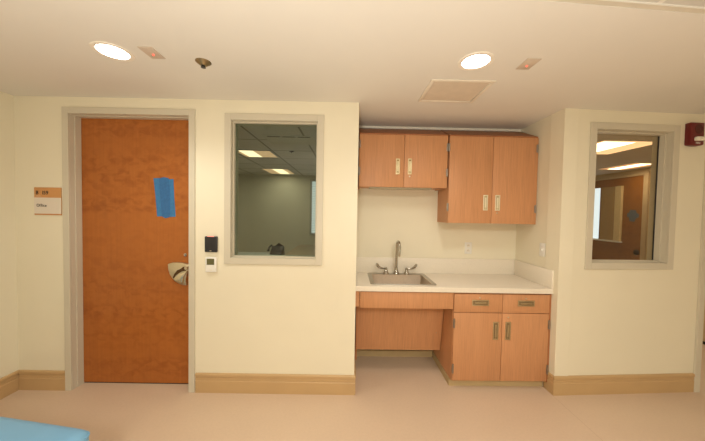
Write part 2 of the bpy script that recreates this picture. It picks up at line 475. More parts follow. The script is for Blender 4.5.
# door frames (pressed metal)
def casing(mb, x0, x1, z0, z1, w, bottom, y0=-0.014, y1=0.0):
    mb.box(x0 - w, x0, y0, y1, z0 if not bottom else z0 - w, z1 + w, 0.002)
    mb.box(x1, x1 + w, y0, y1, z0 if not bottom else z0 - w, z1 + w, 0.002)
    mb.box(x0, x1, y0, y1, z1, z1 + w, 0.002)
    if bottom: mb.box(x0, x1, y0, y1, z0 - w, z0, 0.002)
def liner(mb, x0, x1, z0, z1, y0, y1, t, bottom):
    mb.box(x0, x0 + t, y0, y1, z0, z1); mb.box(x1 - t, x1, y0, y1, z0, z1)
    mb.box(x0 + t, x1 - t, y0, y1, z1 - t, z1)
    if bottom: mb.box(x0 + t, x1 - t, y0, y1, z0, z0 + t)

fm = MB(); casing(fm, DX0 + 0.003, DX1 - 0.003, 0, DZ - 0.003, 0.050, False, -0.012)
liner(fm, DX0, DX1, 0, DZ, 0.0, T, 0.004, False)
liner(fm, DX0 + 0.004, DX1 - 0.004, 0, DZ - 0.004, 0.040, 0.092, 0.006, False)
d1 = struct('door_1', fm, M_FRAME, 'L')
leaf = MB().box(DX0 + 0.006, DX1 - 0.006, 0.094, 0.138, 0.010, DZ - 0.007, 0.0015)
lf = struct('door_leaf', leaf, M_DOOR, parent=d1)
struct('threshold_gap', MB().box(DX0 + 0.006, DX1 - 0.006, 0.10, 0.135, 0.0, 0.010), M_DARK, parent=d1)
# shroud lever: quarter-round plate with a swept paddle
def lp(px, py):  # picture crop -> door coordinates used only to lay out the handle's outline
    return (1.196 + (px - 90) * 0.000780, 1.067 - (py - 80) * 0.000780)
outl = [(92, 92), (130, 78), (180, 72), (235, 73), (285, 82), (322, 94), (318, 150), (296, 210), (285, 262), (296, 322), (258, 320), (218, 308), (176, 284), (140, 248), (112, 204), (96, 150)]
pl_ = MB().prism([lp(*p) for p in outl], 'y', 0.066, 0.094, 0.004)
sh = struct('door_handle', pl_, M_NICKEL, parent=lf, smooth=True)
slot = [(300, 116), (262, 118), (236, 140), (196, 158), (166, 196), (148, 240), (160, 246), (182, 214), (214, 190), (250, 170), (296, 158)]
struct('grip_recess', MB().prism([lp(*p) for p in slot], 'y', 0.0635, 0.067), plain('recess_brown', (0.10, 0.05, 0.02), 0.4, 0.6), parent=sh)
pad = [(318, 160), (286, 170), (240, 186), (200, 212), (170, 246), (196, 270), (236, 290), (270, 296), (268, 258), (280, 218), (300, 190)]
struct('paddle', MB().prism([lp(*p) for p in pad], 'y', 0.046, 0.066, 0.005), plain('satin_nickel_paddle', (0.80, 0.73, 0.56), 0.26, 1.0), parent=sh, smooth=True)
hx, hz = lp(290, 128)
struct('hub', MB().lathe([(0.0, 0.020), (0.012, 0.020), (0.016, 0.014), (0.016, 0.0)], (hx + 0.01, 0.066, hz), 'y', 24), M_NICKEL, parent=sh, smooth=True)
struct('lock_cylinder', MB().lathe([(0.0, 0.012), (0.006, 0.012), (0.007, 0.008), (0.013, 0.007), (0.014, 0.0)], (1.333, 0.094, 1.137), 'y', 24), M_CHROME, parent=lf, smooth=True)

# window frames
fm = MB(); casing(fm, WX0 + 0.002, WX1 - 0.002, WZ0 + 0.002, WZ1 - 0.002, 0.052, True, -0.012)
liner(fm, WX0, WX1, WZ0, WZ1, 0.0, 0.075, 0.004, True)
liner(fm, WX0 + 0.004, WX1 - 0.004, WZ0 + 0.004, WZ1 - 0.004, 0.028, 0.055, 0.010, True)
liner(fm, WX0 + 0.004, WX1 - 0.004, WZ0 + 0.004, WZ1 - 0.004, 0.068, 0.110, 0.010, True)
w1 = struct('window_1', fm, M_FRAME, 'L')
struct('window_pane', MB().box(WX0 + 0.005, WX1 - 0.005, 0.058, 0.064, WZ0 + 0.005, WZ1 - 0.005), M_GLASS1, parent=w1)
fm = MB(); casing(fm, VX0 + 0.002, VX1 - 0.002, VZ0 + 0.002, VZ1 - 0.002, 0.055, True, -0.012)
liner(fm, VX0, VX1, VZ0, VZ1, 0.0, T, 0.004, True)
liner(fm, VX0 + 0.004, VX1 - 0.004, VZ0 + 0.004, VZ1 - 0.004, 0.045, 0.088, 0.010, True)
w2 = struct('window_2', fm, M_FRAME, 'R')
struct('window_pane', MB().box(VX0 + 0.005, VX1 - 0.005, 0.096, 0.102, VZ0 + 0.005, VZ1 - 0.005), M_GLASS2, parent=w2)
gk = MB().box(VX1 - 0.020, VX1 - 0.004, 0.0885, 0.0955, VZ0 + 0.006, VZ1 - 0.006)
struct('glazing_gasket', gk, M_BLACK, parent=w2)
# doorway at the right end
fm = MB(); casing(fm, QX0 + 0.003, QX1 - 0.003, 0, 2.287, 0.052, False, -0.018)
liner(fm, QX0, QX1, 0, 2.29, 0.0, T, 0.004, False)
struct('door_2', fm, M_FRAME, 'R')

# veneer door with a glazed opening in the side room, seen through window 2
mb = MB()
for a in ((2.58, 2.66, 0, 2.36), (3.98, 4.05, 0, 2.36), (2.66, 3.98, 2.30, 2.36)):
    mb.box(5.270, 5.300, a[0], a[1], a[2], a[3], 0.002)
d3 = struct('door_3', mb, plain('tan_frame_enamel', (0.55, 0.42, 0.25), 0.5))
mb = MB()
for a in ((2.665, 3.02, 0.01, 2.295), (3.02, 3.975, 0.01, 1.04), (3.02, 3.975, 2.14, 2.295)):
    mb.box(5.276, 5.299, *a)
lf3 = struct('door_leaf', mb, M_DOOR2, parent=d3)
struct('glazing_sill', MB().box(5.235, 5.276, 3.00, 3.97, 1.025, 1.055, 0.003), M_WHITE, parent=d3)
struct('jamb_lit_facet', MB().prism([(5.24, 3.03), (5.297, 3.03), (5.297, 3.20), (5.285, 3.20)], 'z', 1.056, 2.139), M_JAMB_LIT, parent=d3)
struct('jamb_shaded_facet', MB().prism([(5.285, 3.201), (5.297, 3.201), (5.297, 3.46), (5.25, 3.46)], 'z', 1.056, 2.139), M_JAMB_SHADE, parent=d3)
struct('glazing_pane', MB().box(5.288, 5.296, 3.461, 3.97, 1.056, 2.139), M_SKY, parent=d3)
mb = MB(); mb.box(5.262, 5.287, 3.461, 3.50, 1.056, 2.139)
struct('glazing_mullion', mb, M_DOOR2, parent=d3)
struct('door_handle', MB().lathe([(0, 0.05), (0.02, 0.05), (0.022, 0.03), (0.05, 0.012), (0.055, 0.0)], (5.276, 2.73, 0.88), 'x', 20), M_NICKEL, parent=lf3, smooth=True).scale = (1, 1, 1)

# ------------------------------------------------------------------ counter and cabinets
def pull(mb_frame, mb_cup, mb_grip, x0, x1, z0, z1, y, vertical=True):
    """recessed rectangular pull set in a face at depth y"""
    fw = 0.009
    mb_frame.box(x0, x1, y - 0.004, y, z1 - fw, z1, 0.001); mb_frame.box(x0, x1, y - 0.004, y, z0, z0 + fw, 0.001)
    mb_frame.box(x0, x0 + fw, y - 0.004, y, z0 + fw, z1 - fw, 0.001); mb_frame.box(x1 - fw, x1, y - 0.004, y, z0 + fw, z1 - fw, 0.001)
    mb_cup.box(x0 + fw, x1 - fw, y - 0.0012, y - 0.0002, z0 + fw, z1 - fw)
    if vertical:
        xm = (x0 + x1) / 2
        mb_grip.box(xm - 0.007, xm + 0.007, y - 0.007, y - 0.0015, z0 + 0.024, z1 - 0.024, 0.0025)
        mb_grip.lathe([(0, 0.003), (0.004, 0.003), (0.005, 0)], (xm, y - 0.0015, z0 + 0.015), 'y', 12)
    else:
        zm = (z0 + z1) / 2
        mb_grip.box(x0 + 0.024, x1 - 0.024, y - 0.007, y - 0.0015, zm - 0.006, zm + 0.006, 0.0025)
        mb_grip.lathe([(0, 0.003), (0.004, 0.003), (0.005, 0)], (x1 - 0.016, y - 0.0015, zm), 'y', 12)
M_CUPS = {'mid': plain('pull_cup_mid', (0.34, 0.24, 0.11), 0.45, 0.8), 'bright': plain('pull_cup_bright', (0.60, 0.50, 0.30), 0.45, 0.8), 'dull': plain('pull_cup_dull', (0.30, 0.22, 0.12), 0.5, 0.7)}
M_PULLS = {'mid': plain('pull_frame_mid', (0.68, 0.58, 0.36), 0.35, 0.8), 'bright': plain('pull_frame_bright', (0.86, 0.80, 0.62), 0.35, 0.7), 'dull': plain('pull_frame_dull', (0.52, 0.42, 0.26), 0.38, 0.9)}
def add_pull(parent, x0, x1, z0, z1, y, vertical=True, tone='bright', label=None):
    a, b, c = MB(), MB(), MB()
    pull(a, b, c, x0, x1, z0, z1, y, vertical)
    p = part('pull', a, M_PULLS[tone], parent, label)
    q = b
    # cup and grip belong to the pull: joined into its mesh with their own materials
    for mb2, mt in ((b, M_CUPS[tone]), (c, M_PULLS[tone])):
        me = bpy.data.meshes.new('t'); bmesh.ops.transform(mb2.bm, matrix=Matrix.Translation(-BASE[parent.name]), verts=list(mb2.bm.verts))
        mb2.bm.to_mesh(me); mb2.bm.free()
        bm = bmesh.new(); bm.from_mesh(p.data); n0 = len(bm.faces); bm.from_mesh(me)
        p.data.materials.append(mt); idx = len(p.data.materials) - 1
        bm.faces.ensure_lookup_table()
        for f in bm.faces[n0:]: f.material_index = idx
        bm.to_mesh(p.data); bm.free(); bpy.data.meshes.remove(me)
    return p
def add_lock(parent, x, z, y, r=0.007):
    return part('lock', MB().lathe([(0, 0.004), (r * 0.7, 0.004), (r, 0.002), (r, 0)], (x, y, z), 'y', 16), M_NICKEL, parent)
def add_hinge(parent, x, z, y, h=0.07):
    mb = MB()
    mb.lathe([(0.006, -h / 2), (0.006, h / 2)], (x, y - 0.004, z), 'z', 12)
    mb.box(x - 0.009, x + 0.009, y - 0.003, y + 0.0, z - h / 2 + 0.004, z + h / 2 - 0.004, 0.001)
    for k in (-1, 1): mb.lathe([(0.0045, 0), (0.007, 0.002), (0.007, 0.005), (0.0, 0.008)], (x, y - 0.004, z + k * h / 2 - (0.004)), 'z', 12)
    return part('hinge', mb, M_HINGE, parent)

# wall cabinets
FY = 0.290
def wall_cab(label, x0, x1, z0, z1, split, loc):
    t = thing('wall_cabinet', label, 'cabinet', loc, None, 'wall cabinets over the counter')
    cz = MB()
    cz.box(x0, x0 + 0.018, FY + 0.021, 0.598, z0, z1); cz.box(x1 - 0.018, x1, FY + 0.021, 0.598, z0, z1)
    cz.box(x0 + 0.018, x1 - 0.018, FY + 0.021, 0.598, z0 + 0.012, z0 + 0.030)
    cz.box(x0 + 0.018, x1 - 0.018, FY + 0.021, 0.598, z1 - 0.018, z1)
    cz.box(x0 + 0.018, x1 - 0.018, 0.585, 0.598, z0 + 0.030, z1 - 0.018)
    part('carcass', cz, M_LAM, t, smooth=False)
    # sloping dust top; its darker laminate holds the shade near the ceiling
    part('sloped_top', MB().prism([(FY + 0.004, z1), (0.574, z1), (0.574, 2.392), (0.566, 2.392), (FY + 0.004, z1 + 0.010)], 'x', x0, x1), M_LAMD, t, 'sloping dust top in shade-darkened brown', smooth=False)
    dl = part('door', MB().box(x0 + 0.002, split - 0.0018, FY, FY + 0.020, z0 + 0.002, z1 - 0.002, 0.0015), M_LAM, t)
    dr = part('door', MB().box(split + 0.0018, x1 - 0.002, FY, FY + 0.020, z0 + 0.002, z1 - 0.002, 0.0015), M_LAM, t)
    return t, dl, dr
t, dl, dr = wall_cab('short oak laminate wall cabinet hanging above the sink', 0.027, 0.857, 1.768, 2.257, 0.449, (0.44, 0.44, 1.768))
add_pull(dl, 0.372, 0.409, 1.890, 2.036, FY, True, 'mid'); add_pull(dr, 0.484, 0.521, 1.892, 2.038, FY, True, 'mid')
add_lock(dr, 0.503, 1.872, FY)
for z in (2.166, 1.915): add_hinge(dl, 0.030, z, FY)
for z in (2.150, 1.915): add_hinge(dr, 0.853, z, FY)
t, dl, dr = wall_cab('tall oak laminate wall cabinet reaching lower beside the alcove side wall', 0.872, 1.706, 1.443, 2.257, 1.284, (1.29, 0.44, 1.443))
add_pull(dl, 1.203, 1.247, 1.567, 1.713, FY); add_pull(dr, 1.316, 1.362, 1.567, 1.714, FY)
add_lock(dr, 1.338, 1.545, FY)
for z in (2.150, 1.593): add_hinge(dl, 0.868, z, FY)
for z in (2.156, 1.590): add_hinge(dr, 1.698, z, FY)
fill = MB().box(1.707, XB - 0.0005, FY + 0.012, 0.574, 1.443, 2.256)
part('scribe_filler', fill, M_LAM, t, smooth=False)
# slim fitting under the short cabinet
t = thing('under_cabinet_light', 'slim unlit strip light under the short wall cabinet', 'light', (0.42, 0.36, 1.755))
M_UCL = plain('dull_beige_fitting', (0.42, 0.36, 0.24), 0.6)
part('housing', MB().box(0.13, 0.72, 0.315, 0.40, 1.756, 1.779, 0.003), M_UCL, t)
part('diffuser', MB().box(0.15, 0.70, 0.322, 0.393, 1.754, 1.7565), M_UCL, t)

# countertop
CZ = 0.8964; CT = 0.044; CY = 0.042
SX0, SX1, SY0, SY1 = 0.165, 0.710, 0.114, 0.545      # hole cut for the sink
t = thing('countertop', 'cream laminate countertop with splashes, fitted across the alcove', 'countertop', (0.86, 0.33, CZ - CT))
mb = MB()
x0, x1 = XA + 0.001, XB - 0.001
mb.box(x0, x1, CY, SY0, CZ - CT, CZ, 0.003); mb.box(x0, x1, SY1, 0.598, CZ - CT, CZ)
mb.box(x0, SX0, SY0, SY1, CZ - CT, CZ); mb.box(SX1, x1, SY0, SY1, CZ - CT, CZ)
part('slab', mb, M_COUNT, t, smooth=False)
part('backsplash', MB().box(x0, x1 - 0.016, 0.583, 0.598, CZ, 1.057, 0.002), M_COUNT, t)
part('side_splash', MB().box(x1 - 0.016, x1, CY, 0.598, CZ, 1.057, 0.002), M_COUNT, t)

# base cabinet
BX0, BX1, BY = 0.862, 1.710, 0.054
t = thing('base_cabinet', 'oak laminate base cabinet with two drawers over two doors', 'cabinet', (1.29, 0.33, 0))
mb = MB()
mb.box(BX0, BX0 + 0.018, BY + 0.021, 0.597, 0.068, CZ - CT - 0.001)
mb.box(BX1 - 0.018, BX1, BY + 0.021, 0.597, 0.068, CZ - CT - 0.001)
mb.box(BX0 + 0.018, BX1 - 0.018, BY + 0.021, 0.597, 0.068, 0.088)
mb.box(BX0 + 0.018, BX1 - 0.018, BY + 0.021, BY + 0.04, CZ - CT - 0.022, CZ - CT - 0.001)
mb.box(BX0 + 0.018, BX1 - 0.018, 0.585, 0.597, 0.088, CZ - CT - 0.001)
mb.box(BX0 + 0.018, BX1 - 0.018, BY + 0.021, 0.585, 0.660, 0.678)
part('carcass', mb, M_LAM, t, smooth=False)
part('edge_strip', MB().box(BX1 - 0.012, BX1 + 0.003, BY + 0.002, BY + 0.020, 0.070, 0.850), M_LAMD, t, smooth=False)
mb = MB().box(BX0 - 0.006, BX1 - 0.010, 0.104, 0.116, 0, 0.068)
mb.box(BX0 - 0.006, BX0 + 0.006, 0.116, 0.586, 0, 0.068)
part('toe_base', mb, M_COVE, t, 'olive tan vinyl toe base', smooth=False)
sp_ = 1.287
dL = part('drawer', MB().box(BX0 + 0.004, sp_ - 0.002, BY, BY + 0.020, 0.679, 0.840, 0.0015), M_LAM, t)
dR = part('drawer', MB().box(sp_ + 0.002, BX1 - 0.014, BY, BY + 0.020, 0.679, 0.840, 0.0015), M_LAM, t)
oL = part('door', MB().box(BX0 + 0.004, sp_ - 0.002, BY, BY + 0.020, 0.077, 0.674, 0.0015), M_LAM, t)
oR = part('door', MB().box(sp_ + 0.002, BX1 - 0.014, BY, BY + 0.020, 0.077, 0.674, 0.0015), M_LAM, t)
add_pull(dL, 1.020, 1.167, 0.738, 0.790, BY, False, 'dull'); add_pull(dR, 1.419, 1.566, 0.738, 0.790, BY, False, 'dull')
add_lock(dL, 1.088, 0.808, BY); add_lock(dR, 1.490, 0.806, BY)
add_pull(oL, 1.209, 1.257, 0.442, 0.600, BY, True, 'dull'); add_pull(oR, 1.317, 1.364, 0.442, 0.600, BY, True, 'dull')
add_lock(oR, 1.340, 0.640, BY)
for z in (0.583, 0.185): add_hinge(oL, 0.868, z, BY, 0.076)
for z in (0.583, 0.185): add_hinge(oR, 1.698, z, BY, 0.076)

# knee space under the sink
t = thing('sink_surround', 'oak laminate apron and tilted pipe cover under the sink', 'cabinet', (0.44, 0.3, 0.19))
part('apron', MB().box(0.050, 0.858, BY, BY + 0.020, 0.706, 0.846, 0.0015), M_LAM, t)
part('filler_strip', MB().box(XA + 0.001, 0.045, BY + 0.012, BY + 0.030, 0.712, 0.850), M_LAM, t)
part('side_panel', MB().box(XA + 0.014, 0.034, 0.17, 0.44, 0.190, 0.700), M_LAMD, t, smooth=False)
cv = MB().prism([(0.261, 0.700), (0.281, 0.700), (0.380, 0.190), (0.360, 0.190)], 'x', 0.036, 0.856)
cv = part('pipe_cover', cv, M_LAMC, t, smooth=False)
for x in (0.175, 0.805):
    part('screw', MB().lathe([(0, 0.003), (0.003, 0.003), (0.004, 0)], (x, 0.3235, 0.378), 'y', 12), M_STEEL, cv)

# sink
t = thing('sink', 'stainless steel drop-in sink set in the cream counter', 'sink', (0.44, 0.33, CZ))
RX0, RX1, RY0, RY1 = 0.142, 0.733, 0.104, 0.560
BX, BX_, BYa, BYb = 0.185, 0.692, 0.124, 0.487
loops = [rrect(RX0, RX1, RY0, RY1, 0.028, CZ + 0.0005), rrect(RX0 + 0.003, RX1 - 0.003, RY0 + 0.003, RY1 - 0.003, 0.026, CZ + 0.006),
         rrect(RX0 + 0.010, RX1 - 0.010, RY0 + 0.010, RY1 - 0.010, 0.022, CZ + 0.0045),
         rrect(BX - 0.004, BX_ + 0.004, BYa - 0.004, BYb + 0.004, 0.024, CZ + 0.0045)]
part('rim', MB().loft(loops, cap=False), M_STEEL, t)
loops = [rrect(BX - 0.004, BX_ + 0.004, BYa - 0.004, BYb + 0.004, 0.024, CZ + 0.0045), rrect(BX, BX_, BYa, BYb, 0.022, CZ + 0.001),
         rrect(BX + 0.004, BX_ - 0.004, BYa + 0.004, BYb - 0.004, 0.022, CZ - 0.10),
         rrect(BX + 0.012, BX_ - 0.012, BYa + 0.012, BYb - 0.012, 0.03, CZ - 0.150),
         rrect(BX + 0.035, BX_ - 0.035, BYa + 0.035, BYb - 0.035, 0.03, CZ - 0.160)]
part('bowl', MB().loft(loops, cap=True), plain('bowl_stainless_lit', (0.70, 0.62, 0.53), 0.36, 1.0, amount=0.04, scale=50), t)  # steel lighter than the rim's, standing in for light inside the bowl
part('drain', MB().lathe([(0.0, -0.004), (0.030, -0.003), (0.038, 0.002), (0.044, 0.001)], (0.44, 0.31, CZ - 0.158), 'z', 28), M_CHROME, t)

# faucet
FZ = CZ + 0.005
t = thing('faucet', 'chrome gooseneck faucet with two wrist blade handles on sink', 'faucet', (0.44, 0.525, FZ))
bell = [(0.030, 0.0), (0.030, 0.006), (0.026, 0.012), (0.018, 0.028), (0.014, 0.040), (0.0135, 0.046), (0.0, 0.046)]
part('spout_base', MB().lathe([(0.031, 0), (0.031, 0.006), (0.027, 0.014), (0.019, 0.034), (0.015, 0.050), (0.014, 0.066), (0, 0.066)], (0.440, 0.525, FZ), 'z', 28), M_CHROME, t)
pts = [(0.440, 0.525, FZ + 0.05)]
top = 1.190; rr = 0.050
pts += [(0.440, 0.525, z) for z in (1.00, 1.06, 1.12, 1.165)]
ca, sa = math.cos(0.10), math.sin(0.10)
for k in range(0, 13):
    a = PI * k / 12
    d = rr - rr * math.cos(a)
    pts.append((0.440 + d * sa, 0.525 - d * ca, top + rr * math.sin(a)))
pts.append((0.440 + 2 * rr * sa, 0.525 - 2 * rr * ca, 1.125))
sp = part('spout', MB().tube(pts, 0.0122, 14), M_CHROME, t)
part('aerator', MB().lathe([(0.0, 0), (0.011, 0), (0.0115, 0.004), (0.0115, 0.024), (0.010, 0.030)], (0.440 + 2 * rr * sa, 0.525 - 2 * rr * ca, 1.097), 'z', 20), M_CHROME, t)
for s, bx in ((-1, 0.334), (1, 0.546)):
    part('handle_base', MB().lathe(bell, (bx, 0.525, FZ), 'z', 24), M_CHROME, t)
    mb = MB()
    mb.lathe([(0.011, 0), (0.012, 0.004), (0.012, 0.014), (0.009, 0.020), (0, 0.021)], (bx, 0.525, FZ + 0.045), 'z', 20)
    mb.tube([(bx, 0.525, FZ + 0.056), (bx + s * 0.03, 0.523, FZ + 0.056), (bx + s * 0.055, 0.518, FZ + 0.058), (bx + s * 0.078, 0.512, FZ + 0.072), (bx + s * 0.092, 0.507, FZ + 0.092), (bx + s * 0.098, 0.504, FZ + 0.108)],
            [0.007, 0.0075, 0.009, 0.0125, 0.0145, 0.010], 12, 1.0)
    part('wrist_blade', mb, M_CHROME, t)

# ------------------------------------------------------------------ fittings on the walls
# room sign beside the door
t = thing('room_sign', 'tan and white room sign on the wall left of the door', 'sign', (0.265, -0.001, 1.461), 'L')
part('back_plate', MB().box(0.161, 0.379, -0.008, 0.0, 1.459, 1.684, 0.0015), M_SIGN, t)
part('name_insert', MB().box(0.1625, 0.3810, -0.0095, -0.008, 1.470, 1.601), M_SIGNW, t)
text_mesh('B  159', 0.042, 0.175, -0.0086, 1.627, t, 'letter', M_INK, True, 0.92)
text_mesh('Office', 0.034, 0.182, -0.0100, 1.526, t, 'letter', M_INK, False, 0.86)
mb = MB()
for k in range(7):
    for zz in ((0, 1) if k % 3 else (0,)): mb.lathe([(0.0018, 0), (0.0, 0.0012)], (0.176 + k * 0.0065, -0.008, 1.611 + zz * 0.005), 'y', 8)
part('braille', mb, M_SIGNW, t)

t = thing('card_reader', 'black card reader on the wall above the thermostat', 'card reader', (1.607, 0, 1.179), 'L')
part('housing', MB().box(1.557, 1.657, -0.024, 0.0, 1.180, 1.309, 0.006, 3), M_BLACK, t)
part('indicator_bar', MB().box(1.580, 1.634, -0.0246, -0.018, 1.3065, 1.3105), M_LEDP, t)
part('badge', MB().box(1.600, 1.614, -0.0248, -0.0238, 1.188, 1.194), M_NICKEL, t)
t = thing('thermostat', 'white thermostat with small olive screen below the card reader', 'thermostat', (1.607, 0, 1.013), 'L')
part('housing', MB().box(1.562, 1.652, -0.022, 0.0, 1.014, 1.138, 0.006, 3), M_WHITE, t)
part('screen', MB().box(1.575, 1.636, -0.0228, -0.0215, 1.076, 1.127), M_LCD, t)
part('button', MB().box(1.596, 1.618, -0.0235, -0.0215, 1.030, 1.036), M_OUT, t)

# outlet and switch
t = thing('wall_outlet', 'ivory double outlet on the alcove wall over the backsplash', 'outlet', (1.208, 0.6, 1.108))
part('cover_plate', MB().box(1.172, 1.246, 0.5945, 0.600, 1.110, 1.232, 0.0015), M_WHITE, t)
for z in (1.145, 1.198):
    s_ = part('socket', MB().prism([(1.209 + 0.017 * math.cos(a), z + 0.0145 * math.sin(a)) for a in [2 * PI * k / 16 for k in range(16)]], 'y', 0.5925, 0.5945), M_OUT, t)
    mb = MB().box(1.202, 1.2045, 0.592, 0.5925, z - 0.003, z + 0.007); mb.box(1.2135, 1.216, 0.592, 0.5925, z - 0.003, z + 0.007)
    part('slot', mb, M_DARK, s_)
t = thing('light_switch', 'ivory light switch on the side wall of the alcove', 'light switch', (XB, 0.19, 1.155))
part('cover_plate', MB().box(XB - 0.006, XB, 0.158, 0.228, 1.156, 1.278, 0.0015), M_WHITE, t)
part('toggle', MB().box(XB - 0.015, XB - 0.006, 0.189, 0.198, 1.208, 1.226, 0.001), M_WHITE, t)

# fire alarm
t = thing('fire_alarm', 'red fire alarm horn with clear strobe beside the right window', 'fire alarm', (1.166, 0, 2.147), 'R')
ax0, ax1, az0, az1 = 1.083, 1.208, 2.140, 2.335
o_ = [(ax0, az1), (ax1, az1), (ax1, az0 + 0.016)] + [((ax0 + ax1) / 2 + 0.0625 * math.cos(a), az0 + 0.016 - 0.014 * math.sin(a)) for a in [PI * k / 8 for k in range(1, 8)]] + [(ax0, az0 + 0.016)]
part('housing', MB().prism(o_, 'y', -0.042, 0.0, 0.004), M_RED, t)
cx, cz = 1.158, 2.282
part('horn_grille', MB().lathe([(0, 0.003), (0.008, 0.0035), (0.012, 0.001), (0.02, 0.003), (0.026, 0.001), (0.034, 0.003), (0.040, 0.0)], (cx, -0.0421, cz), 'y', 32), M_REDD, t)
part('strobe', MB().box(1.112, 1.207, -0.072, -0.042, 2.179, 2.213, 0.008, 3), M_STROBE, t, 'clear strobe lens')
text_mesh('FIRE', 0.021, 1.160, -0.0424, 2.158, t, 'letter', M_WHITE, align='CENTER')

# blue tape on the door
t = thing('masking_tape', 'strips of blue tape stuck on the orange wooden door', 'tape', (1.15, 0.094, 1.455), 'L')
def strip(p, y): return MB().prism(p, 'y', y - 0.0008, y)
part('strip', strip([(1.060, 1.786), (1.112, 1.789), (1.120, 1.640), (1.143, 1.463), (1.090, 1.461), (1.076, 1.640)], 0.0938), M_TAPE, t, smooth=False)
part('strip', strip([(1.176, 1.779), (1.231, 1.783), (1.238, 1.620), (1.249, 1.462), (1.200, 1.458), (1.186, 1.620)], 0.0936), M_TAPE, t, smooth=False)
part('strip', strip([(1.108, 1.786), (1.150, 1.797), (1.190, 1.790), (1.203, 1.640), (1.198, 1.456), (1.160, 1.447), (1.132, 1.462), (1.118, 1.640)], 0.0926), plain('blue_tape_overlap', (0.028, 0.135, 0.33), 0.5, amount=0.12, scale=50), t, smooth=False)

# tape patch on the far veneer door
pp = [(0.0, 0.10), (0.06, 0.11), (0.07, 0.05), (0.11, 0.04), (0.11, -0.03), (0.07, -0.04), (0.06, -0.11), (-0.03, -0.12), (-0.06, -0.05), (-0.10, -0.04), (-0.11, 0.02), (-0.06, 0.05), (-0.05, 0.10)]
solo('tape_patch', MB().prism([(2.82 + a, 1.565 + b) for a, b in pp], 'x', 5.2740, 5.2755), M_TAPE2, 'dark crossed tape patch on the brown door seen through right window', 'tape', smooth=False)
t = thing('wall_fitting', 'small black wall box beyond the right window next to the brown door', 'wall box', (5.30, 2.50, 1.03))
part('housing', MB().box(5.27, 5.30, 2.478, 2.535, 1.035, 1.165, 0.004), M_BLACK, t)

# ------------------------------------------------------------------ ceiling fittings
def downlight(x, y, label, power):
    t = thing('recessed_ceiling_light', label, 'ceiling light', (x, y, H), None, 'round recessed ceiling lights')
    part('trim_ring', MB().lathe([(0.075, 0.0), (0.076, -0.003), (0.088, -0.006), (0.098, -0.004), (0.100, 0.0)], (x, y, H), 'z', 48), plain('lamp_trim_cream', (0.84, 0.78, 0.68), 0.4), t)
    part('lens', MB().lathe([(0.0, -0.0015), (0.075, -0.0010), (0.075, 0.0)], (x, y, H), 'z', 48), M_LENS, t)
    l = bpy.data.lights.new('downlight_lamp', 'SPOT'); l.energy = power; l.color = WARM; l.spot_size = math.radians(150); l.spot_blend = 0.9; l.shadow_soft_size = 0.085
    o = bpy.data.objects.new('downlight_lamp', l); C.objects.link(o); o.location = (x, y, H - 0.09)
downlight(-1.424, -0.674, 'round lit recessed light in the ceiling above the door', 15)
downlight(0.665, -0.670, 'round lit recessed light in the ceiling before the alcove', 17)

def indicator(x, y, label):
    t = thing('indicator_plate', label, 'indicator', (x, y, H), None, 'ceiling indicator plates')
    part('plate', MB().box(x - 0.040, x + 0.040, y - 0.058, y + 0.058, H - 0.005, H, 0.0015), plain('indicator_plate_tan', (0.60, 0.50, 0.40), 0.4), t)
    part('indicator_lamp', MB().lathe([(0.0055, 0), (0.0055, -0.003), (0.004, -0.006), (0, -0.007)], (x, y + 0.012, H - 0.005), 'z', 16), M_LED, t)
indicator(-1.202, -0.677, 'small ceiling plate with a red lamp near the sprinkler')
indicator(0.980, -0.660, 'small ceiling plate with a red lamp near the square hatch')

t = thing('ceiling_sprinkler', 'chrome sprinkler head in the ceiling between door and office window', 'sprinkler', (-0.952, -0.588, H))
sx, sy = -0.955, -0.590
part('escutcheon', MB().lathe([(0.044, 0), (0.044, -0.003), (0.038, -0.008), (0.024, -0.018), (0.018, -0.024), (0, -0.024)], (sx, sy, H), 'z', 32), M_BRONZE, t)
mb = MB()
mb.lathe([(0.010, 0), (0.010, -0.010), (0.006, -0.012), (0, -0.012)], (sx, sy, H - 0.015), 'z', 16)
for s in (-1, 1): mb.tube([(sx + s * 0.008, sy, H - 0.024), (sx + s * 0.012, sy, H - 0.029), (sx + s * 0.004, sy, H - 0.034)], 0.0022, 8)
mb.lathe([(0, -0.033), (0.014, -0.033), (0.014, -0.035), (0, -0.036)], (sx, sy, H), 'z', 20)
part('sprinkler_head', mb, M_BLACK, t)

t = thing('access_hatch', 'square cream access hatch in the ceiling before the wall cabinets', 'hatch', (0.689, -0.266, H))
hx0, hx1, hy0, hy1 = 0.473, 0.905, -0.448, -0.083
mb = MB()
for a in ((hx0, hx1, hy0, hy0 + 0.024), (hx0, hx1, hy1 - 0.024, hy1), (hx0, hx0 + 0.024, hy0 + 0.024, hy1 - 0.024), (hx1 - 0.024, hx1, hy0 + 0.024, hy1 - 0.024)):
    mb.box(a[0], a[1], a[2], a[3], H - 0.007, H, 0.0015)
part('frame', mb, plain('hatch_frame_paint', (0.80, 0.72, 0.60), 0.5), t)
part('panel', MB().box(hx0 + 0.028, hx1 - 0.028, hy0 + 0.028, hy1 - 0.028, H - 0.003, H - 0.0005), plain('hatch_panel_paint', (0.70, 0.60, 0.48), 0.6), t)

